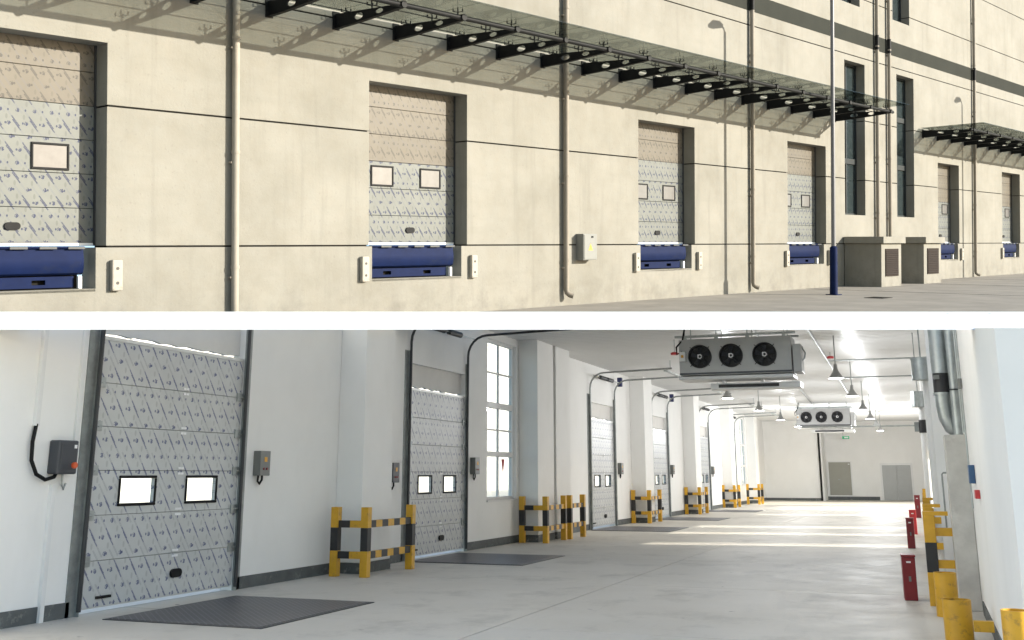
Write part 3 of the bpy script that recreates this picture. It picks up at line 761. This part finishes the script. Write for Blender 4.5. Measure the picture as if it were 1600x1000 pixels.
# evaporator units
def evaporator(x0, y0, label, k=1.0):
    e = thing('evaporator', label, 'cooling unit', (x0, y0, 3.72), 'ceiling evaporators with three fans')
    Wd, D, Hh = 2.42, .85, .78
    holes = [[(c + .245*math.cos(2*math.pi*i/32), .40 + .245*math.sin(2*math.pi*i/32)) for i in range(32)] for c in (.46, 1.14, 1.86)]
    me = plate_with_holes([(0,0), (Wd,0), (Wd,Hh), (0,Hh)], holes, .02); me.materials.append(M['acgrey'])
    link('front_plate', me, e)
    cs = MB().box(0, .012, .011, D, 0, Hh).box(Wd-.012, Wd, .011, D, 0, Hh).box(.012, Wd-.012, .011, D, Hh-.012, Hh).box(.012, Wd-.012, D-.012, D, 0, Hh-.012).box(.012, Wd-.012, .011, D-.012, 0, .012)
    cs.build('casing', 'acgrey', e)
    for c in (.46, 1.14, 1.86):
        sh = MB().ring((c, -.06, .40), (0, 1, 0), .235, .258, .20, 36).build('fan_shroud', 'blackpaint', e, smooth=True)
        MB().tube([(c, .14, .40), (c, .142, .40)], .236, 32).build('fan_back', 'blackpaint', e)
        bl = MB()
        for q in range(5):
            an = 2*math.pi*q/5 + .4
            p = [(r*math.cos(an+da), yy, r*math.sin(an+da)) for r, da, yy in ((.06, -.3, .02), (.21, -.32, .0), (.22, .22, .06), (.06, .5, .06))]
            bl.quad(*[(c+a_, b_, .40+c_) for a_, b_, c_ in p])
        bl.build('fan_blade', 'plastic', sh)
        MB().tube([(c, -.03, .40), (c, .08, .40)], .065, 18).build('hub', 'plastic', sh, smooth=True)
        MB().ring((c, -.036, .40), (0, 1, 0), .030, .050, .004, 20).build('hub_label', 'whiteprint', sh)
        MB().box(c-.05, c-.025, -.038, -.034, .36, .45).build('hub_label', 'whiteprint', sh)
        gr = MB()
        for rr in (.10, .15, .20, .238): gr.ring((c, -.068, .40), (0, 1, 0), rr-.003, rr+.003, .006, 28)
        for q in range(4):
            an = R(45 + 90*q); gr.rod((c+.06*math.cos(an), -.066, .40+.06*math.sin(an)), (c+.30*math.cos(an), -.03, .40+.30*math.sin(an)), .008, 6)
        gr.build('fan_guard', 'blackpaint', sh)
    MB().box(-.02, Wd+.02, -.03, D, -.10, -.03).build('drip_tray', 'whitemetal', e, bevel=.01)
    MB().box(0, Wd, -.018, .0, .012, .05).build('lower_trim', 'plastic', e)
    MB().box(.62, 2.55, .25, .80, -.30, -.17).build('service_tray', 'whitemetal', e, bevel=.01)
    MB().box(.80, 2.1, .243, .249, -.27, -.20).build('tray_slot', 'blackpaint', e)
    for x in (.9, 1.75): MB().box(x-.03, x+.03, .3, .36, -.17, -.10).build('tray_bracket', 'whitemetal', e)
    MB().box(Wd+.03, Wd+.20, .0, .60, .0, .60).build('connection_box', 'acgrey', e, bevel=.006)
    MB().tube([(Wd+.20, .25, .55), (Wd+.27, .22, .42), (Wd+.25, .2, .3), (Wd+.20, .2, .25)], .018, 8).build('suction_pipe', 'galv', e, smooth=True)
    MB().box(.02, .15, -.09, -.012, .30, .52).build('junction_box', 'whitemetal', e, bevel=.01)
    MB().box(.055, .11, -.094, -.0905, .38, .44).build('warning_sticker', 'yellowsign', e)
    MB().tube([(.08, -.05, .52), (-.04, -.06, .46), (-.05, -.05, .62), (.08, .02, .78), (.12, .05, 1.0), (.12, .05, 1.18)], .020, 8).build('cable', 'black', e, smooth=True)
    for x in (.12, .82, 1.50, 2.28):
        for yy in (.06, D-.08): MB().rod((x, yy, Hh), (x, yy, ZC - 3.72), .012, 8).box(x-.04, x+.04, yy-.03, yy+.03, Hh+.001, Hh+.05).build('hanger', 'galv', e)
    for yy in (.06, D-.08): MB().box(-.1, Wd+.1, yy-.03, yy+.03, Hh+.055, Hh+.10).build('hanger_channel', 'galv', e)
    return e
ev = evaporator(-4.83, 23.3, 'large near ceiling evaporator with three black fans')
ev2 = copy_thing(ev, 'smaller looking far ceiling evaporator with three black fans', (-5.33, 52.0, 3.80))

# pendant lamps
def pendant(x, y, z, lit, label):
    p = thing('pendant_lamp', label, 'pendant lamp', (x, y, z), 'pendant lamps under the ceiling')
    MB().rod((0, 0, .32), (0, 0, ZC - z), .014, 8).build('rod', 'galvdark', p)
    MB().tube([(0,0,.34), (0,0,.22), (0,0,.20)], [.04, .05, .06], 14).build('housing', 'lampshade', p, smooth=True)
    MB().tube([(0,0,.20), (0,0,.12), (0,0,.03), (0,0,0)], [.055, .10, .165, .175], 22, caps=False).build('shade', 'lampshade', p, smooth=True)
    MB().ring((0,0,0), (0,0,1), .16, .18, .012, 24).build('rim', 'whitemetal', p, smooth=True)
    MB().tube([(0,0,.035), (0,0,.03)], .155, 22).build('lens', 'bulb', p)
    if lit:
        l = bpy.data.lights.new('lamp_light', 'POINT'); l.shadow_soft_size = .12; l.energy = LAMP_W * (1.8 if y > 52 else .62); l.color = (.96, .98, 1)
        lo = bpy.data.objects.new('lamp_light', l); COL.objects.link(lo); lo.parent = p; lo.location = (0, 0, -.125)
for x, y, lab in [(-1.76, 26.9, 'nearest pendant lamp, right of the large evaporator'), (-1.76, 33.4, 'second pendant lamp of the right row'), (-1.80, 40.6, 'third pendant lamp of the right row'), (-1.84, 47.5, 'fourth pendant lamp of the right row'), (-1.9, 60.9, 'farthest pendant lamp, before the end wall'),
                  (-5.40, 39.9, 'pendant lamp of the left row, left of the far evaporator'), (-5.5, 47.3, 'farther pendant lamp of the left row'), (-5.5, 54.3, 'farthest pendant lamp of the left row'), (-1.86, 54.3, 'fifth pendant lamp of the right row'), (-5.4, 33.0, 'nearest pendant lamp of the left row, below the large evaporator')]:
    pendant(x, y, 3.86, True, lab)

for x, y, z, lab in ((-2.12, 30.6, 4.72, 'small red sounder on the ceiling right of the large evaporator'), (-5.55, 26.2, 4.50, 'small red sounder left of the large evaporator')):
    t = thing('sounder', lab, 'alarm sounder', (x, y, z))
    MB().tube([(0,0,0), (0,0,.05), (0,0,.07)], [.09, .10, .06], 14).build('body', 'redlight', t, smooth=True); MB().rod((0,0,.07), (0,0,ZC-z), .012, 6).build('stem', 'galv', t)
# thin pipes and rails under the ceiling
def run(name, pts, r, m, label, cat, n=10):
    o = MB().tube(pts, r, n).build(name, m, smooth=True); return tag(o, label, cat)
run('ceiling_pipe', [(-2.1, 29.5, 4.55), (XR, 29.5, 4.55)], .022, 'galv', 'thin grey pipe crossing from the large evaporator to the right wall, upper one', 'pipe')
run('ceiling_pipe', [(-2.1, 30.2, 4.15), (XR, 30.2, 4.15)], .020, 'galv', 'thin grey pipe crossing to the right wall, lower one', 'pipe')
run('ceiling_pipe', [(-5.0, 51.0, 3.70), (XR, 51.0, 3.70)], .035, 'galvdark', 'dark pipe under the far evaporator reaching the right wall', 'pipe')
run('corner_pipe', [(-5.9, 69.9, 0.0), (-5.9, 69.9, 4.3)], .06, 'black', 'black vertical pole at the step of the end wall', 'pole')
run('diagonal_conduit', [(-3.4, 24.6, 4.86), (-4.6, 52.2, 4.84)], .03, 'galvdark', 'long conduit running along the ceiling from near to far evaporator', 'conduit')
run('diagonal_conduit', [(-2.2, 24.6, 4.86), (-2.6, 46.5, 4.84)], .03, 'galvdark', 'conduit along the ceiling right of the evaporators', 'conduit')

# end wall doors and exit sign
d1 = thing('steel_door', 'olive grey single door in the end wall', 'door', (-5.6, YF, .3))
MB().box(0, 1.35, -.05, 0, 0, 2.05).build('leaf', 'doorgrey', d1, bevel=.01)
fm = MB()
for q in ((-.07, 0, 0, 2.12), (1.35, 1.42, 0, 2.12), (0, 1.35, 2.05, 2.12)): fm.box(q[0], q[1], -.07, 0, q[2], q[3])
fm.build('frame', 'whitemetal', d1); MB().box(.55, .68, -.075, -.052, .95, .99).build('handle', 'galv', d1); MB().box(1.2, 1.3, -.056, -.051, 1.9, 1.95).build('sticker', 'whiteprint', d1)
d2 = thing('double_door', 'grey double door at the right of the end wall', 'door', (-2.35, YF, 0))
for a in (0, .85): MB().box(a + .004, a + .846, -.05, 0, 0.02, 2.15).build('leaf', 'doorgrey2', d2, bevel=.01)
fm = MB()
for q in ((-.12, -.002, 0, 2.28), (1.702, 1.82, 0, 2.28), (-.002, 1.702, 2.155, 2.28)): fm.box(q[0], q[1], -.07, 0, q[2], q[3])
fm.build('frame', 'whitemetal', d2)
ex = thing('exit_sign', 'small green exit sign hanging before the end wall', 'sign', (-4.5, 70.5, 3.75))
MB().box(0, .42, 0, .04, 0, .17).build('panel', 'greenexit', ex); MB().rod((.05, .02, .17), (.05, .02, 1.15), .012, 6).build('hanger', 'galv', ex)
MB().box(.12, .30, -.003, -.001, .05, .12).prism([(.30, .03), (.38, .085), (.30, .14)], 'y', -.003, -.001).build('arrow_mark', 'whiteprint', ex)

# right-hand service column with ducts
cc = tag(MB().box(.295, XR - .002, 14.5, 15.2, 0, 2.08).build('service_column', 'concrete', bevel=.012), 'bare concrete service column below the silver ducts', 'column')
du = thing('round_duct', 'wide silver round duct with black sleeve above the concrete column', 'duct', (.325, 14.72, 0))
MB().tube([(0,0,2.86), (0,0,4.8)], .107, 24).build('duct', 'galv', du, smooth=True)
MB().tube([(0,0,2.60), (0,0,2.87)], .100, 24).build('flexible_sleeve', 'blackpaint', du, smooth=True)
MB().box(-.09, -.02, -.125, -.095, 2.78, 2.83).build('label_plate', 'boxgrey', du)
MB().tube([(0,0,2.60), (0,0,2.45), (.02,0,2.30), (.07,0,2.17), (.14,0,2.10)], [.095,.095,.092,.085,.07], 20).build('elbow', 'galv', du, smooth=True)
MB().ring((0,0,2.585), (0,0,1), .094, .112, .03, 24).build('flange', 'galv', du, smooth=True)
for k in range(4): MB().ring((0,0,3.0 + k*.42), (0,0,1), .105, .110, .012, 24).build('seam', 'galv', du)
d3 = thing('round_duct', 'slim silver duct standing on the concrete column', 'duct', (.468, 14.6, 0))
MB().tube([(0,0,2.08), (0,0,4.8)], .058, 18).build('duct', 'galv', d3, smooth=True)
MB().ring((0,0,2.63), (0,0,1), .056, .066, .02, 18).build('clamp', 'trackblack', d3)
for x, y, r, lab in ((.537, 14.3, .011, 'grey conduit nearest the right wall'), (.520, 14.42, .013, 'grey conduit between slim duct and wall')):
    run('conduit', [(x, y, 1.2 if r < .012 else 2.1), (x, y, 4.7)], r, 'galv', lab, 'conduit')
jb = tag(MB().box(.50, .545, 14.1, 14.22, 2.62, 2.74).build('junction_box', 'boxgrey', bevel=.004), 'small pale junction box on the conduit near the right wall', 'junction box')
tag(MB().box(.485, .548, 13.05, 13.3, 1.50, 1.70).build('blue_box', 'bluebox', bevel=.006), 'small dark blue box on the wall beside the concrete column', 'electrical box')
tag(MB().box(.50, .549, 12.35, 12.6, 1.35, 1.44).build('alarm_box', 'redlight', bevel=.006), 'small red alarm box on the right wall', 'alarm box')
for y, x, lab in ((19.2, .13, 'nearer galvanised drum on the pipes right of the hall'), (27.0, .05, 'farther galvanised drum on the right-hand pipes')):
    t = thing('drum', lab, 'drum', (x, y, 3.14))
    MB().tube([(0,0,0), (0,0,.36)], .155, 24).build('body', 'galv', t, smooth=True)
    MB().ring((0,0,.34), (0,0,1), .150, .165, .025, 24).ring((0,0,0), (0,0,1), .150, .165, .025, 24).build('rim', 'galv', t)
    MB().rod((0,0,.36), (0,0,ZC-3.14), .012, 8).build('hanger', 'galvdark', t)
for y, x, r, m, z0, z1, lab in ((19.4, .20, .07, 'whitemetal', 0, 3.14, 'white riser pipe below the nearer drum'), (27.2, .12, .08, 'whitemetal', 0, 3.14, 'white riser pipe below the farther drum'), (21.5, .38, .09, 'whitemetal', 0, 4.85, 'thick white pipe along the right wall'), (17.2, .42, .07, 'galv', 0, 4.6, 'silver pipe just behind the concrete column'), (33, .22, .08, 'whitemetal', 0, 4.85, 'far white pipe along the right wall')):
    run('riser_pipe', [(x, y, z0), (x, y, z1)], r, m, lab, 'pipe', 16)
    LISTS['hall'][-1]
tag(MB().box(.20, XR, 16.6, 16.66, 0, 4.4).build('white_panel', 'whitemetal'), 'white panel edge behind the concrete column', 'panel')
bs = thing('black_coupling', 'black pipe coupling on the far right-hand riser', 'coupling', (.12, 27.2, 0)); MB().tube([(0,0,2.55), (0,0,2.85)], .10, 16).build('sleeve', 'blackpaint', bs, smooth=True); MB().box(-.20,-.1,-.05,.05,2.58,2.8).build('actuator', 'galvdark', bs)
run('handrail_pipe', [(.40, 15.9, 1.62), (.27, 15.9, 1.62), (.25, 15.9, 1.60), (.25, 15.9, 1.2), (.25, 15.9, .9)], .012, 'galvdark', 'thin bent grey pipe behind the concrete column', 'pipe')

# right-hand guards, bollards and red boxes
def rguard(y, label, h=1.09):
    t = thing('wall_guard', label, 'guard rail', (-.0, y, 0), 'yellow and black guards along the right wall')
    post_parts(t, .03, 0, h, .14); post_parts(t, .03, .95, h, .14)
    for z in (.45, .84):
        MB().box(.10, .46, -.04, .04, z, z + .10).build('side_rail', 'yellow', t); rail_parts(t, (.03, .07), (.03, .88), z)
    MB().box(-.04, .26, -.07, .07, h, h + .05).build('top_plate', 'yellow', t)
for y, lab in ((14.95, 'nearest yellow and black guard post by the concrete column'), (18.6, 'second yellow guard behind the nearest guard post'), (23.6, 'third yellow guard along the right wall'), (30.0, 'fourth yellow guard along the right wall'), (38.0, 'farthest yellow guard along the right wall')): rguard(y, lab)
def bollard(x, y, r, h, label):
    t = thing('bollard', label, 'bollard', (x, y, 0), 'open yellow pipe bollards')
    MB().tube([(0,0,0), (0,0,h)], r, 28, caps=False).build('pipe', 'yellow', t, smooth=True)
    MB().tube([(0,0,0.01), (0,0,h-.004)], r-.012, 28, caps=False).ring((0,0,h-.004), (0,0,1), r-.012, r, .004, 28).build('inner_wall', 'yellow', t, smooth=True)
bollard(.215, 12.0, .135, .385, 'yellow pipe bollard in the foreground at bottom right')
bollard(.15, 13.9, .125, .485, 'yellow pipe bollard just behind the foreground one')
bollard(.47, 7.6, .085, .78, 'yellow pipe bollard cut by the right picture edge')
tag(MB().box(.34, .52, 11.55, 11.62, .14, .24).build('low_rail', 'yellow', bevel=.005), 'short yellow rail between foreground bollard and wall', 'rail')
def redbox(x, y, w_, h, label, m='red', tilt=0):
    t = thing('fire_box', label, 'fire box', (x, y, 0), 'red fire extinguisher boxes on the floor', rz=tilt)
    MB().box(0, w_, 0, .30, 0, h).build('case', m, t, bevel=.008)
    MB().box(-.006, w_ + .006, -.006, .306, h + .002, h + .03).build('lid', m, t, bevel=.006)
    MB().box(w_*.42, w_*.60, -.004, -.001, h*.44, h*.56).build('latch', 'boxgrey', t); MB().box(w_*.32, w_*.66, -.004, -.001, h*.87, h*.91).build('label_strip', 'whiteprint', t)
redbox(-.345, 15.4, .165, .54, 'nearest dark red fire extinguisher box standing on the floor', tilt=.06)
redbox(-.43, 26.0, .16, .62, 'second red fire extinguisher box along the right side')
redbox(-.43, 32.0, .18, .62, 'third, brighter red box along the right side', 'redlight')
redbox(-.36, 44.0, .2, .8, 'farthest dark red box along the right side')

# pale block added outside to catch the sun and whiten the hall windows
nb = thing('bright_backdrop', 'added pale block outside, catching sun to whiten the hall windows', 'building', (-72, 0, -1.2))
MB().box(-14, 0, 50, 520, 0, 31).build('wall', 'backdrop', nb)
for k in range(31): MB().box(0, .3, 54 + 15*k, 55.5 + 15*k, .8, 30.4).build('pilaster', 'backdrop', nb)
MB().box(-14.3, .5, 49.7, 520.3, 31.002, 31.6).build('roof', 'backdrop', nb)
MB().box(0, .35, 50, 520, 0, .8).build('plinth', 'concrete', nb)

# ------------------------------------------------------------------ trim both places to the added band between them
bpy.context.view_layer.update()
def trim(objs, py, keep_above):
    n = c_right.cross(ray(800, py)).normalized()             # normal of the cut plane, pointing up
    if keep_above: n = -n
    for o in objs:
        if o.type != 'MESH': continue
        mw = o.matrix_world; dist = [n.dot(mw @ v.co - EYE) for v in o.data.vertices]
        if max(dist) <= 1e-4: continue
        if min(dist) > 0:
            for ch in list(o.children): ch.parent = o.parent
            bpy.data.objects.remove(o); continue
        if o.data.users > 1: o.data = o.data.copy()
        inv = mw.inverted(); bm = bmesh.new(); bm.from_mesh(o.data)
        bmesh.ops.bisect_plane(bm, geom=bm.verts[:] + bm.edges[:] + bm.faces[:], plane_co=inv @ EYE, plane_no=(inv.to_3x3() @ n).normalized(), clear_outer=True)
        bm.to_mesh(o.data); bm.free()
trim(LISTS['hall'], 512.5, False)
trim(LISTS['yard'], 490, True)
for o in list(bpy.data.objects):            # nothing left of a thing: drop its empty
    if o.type == 'EMPTY' and not o.children: bpy.data.objects.remove(o)
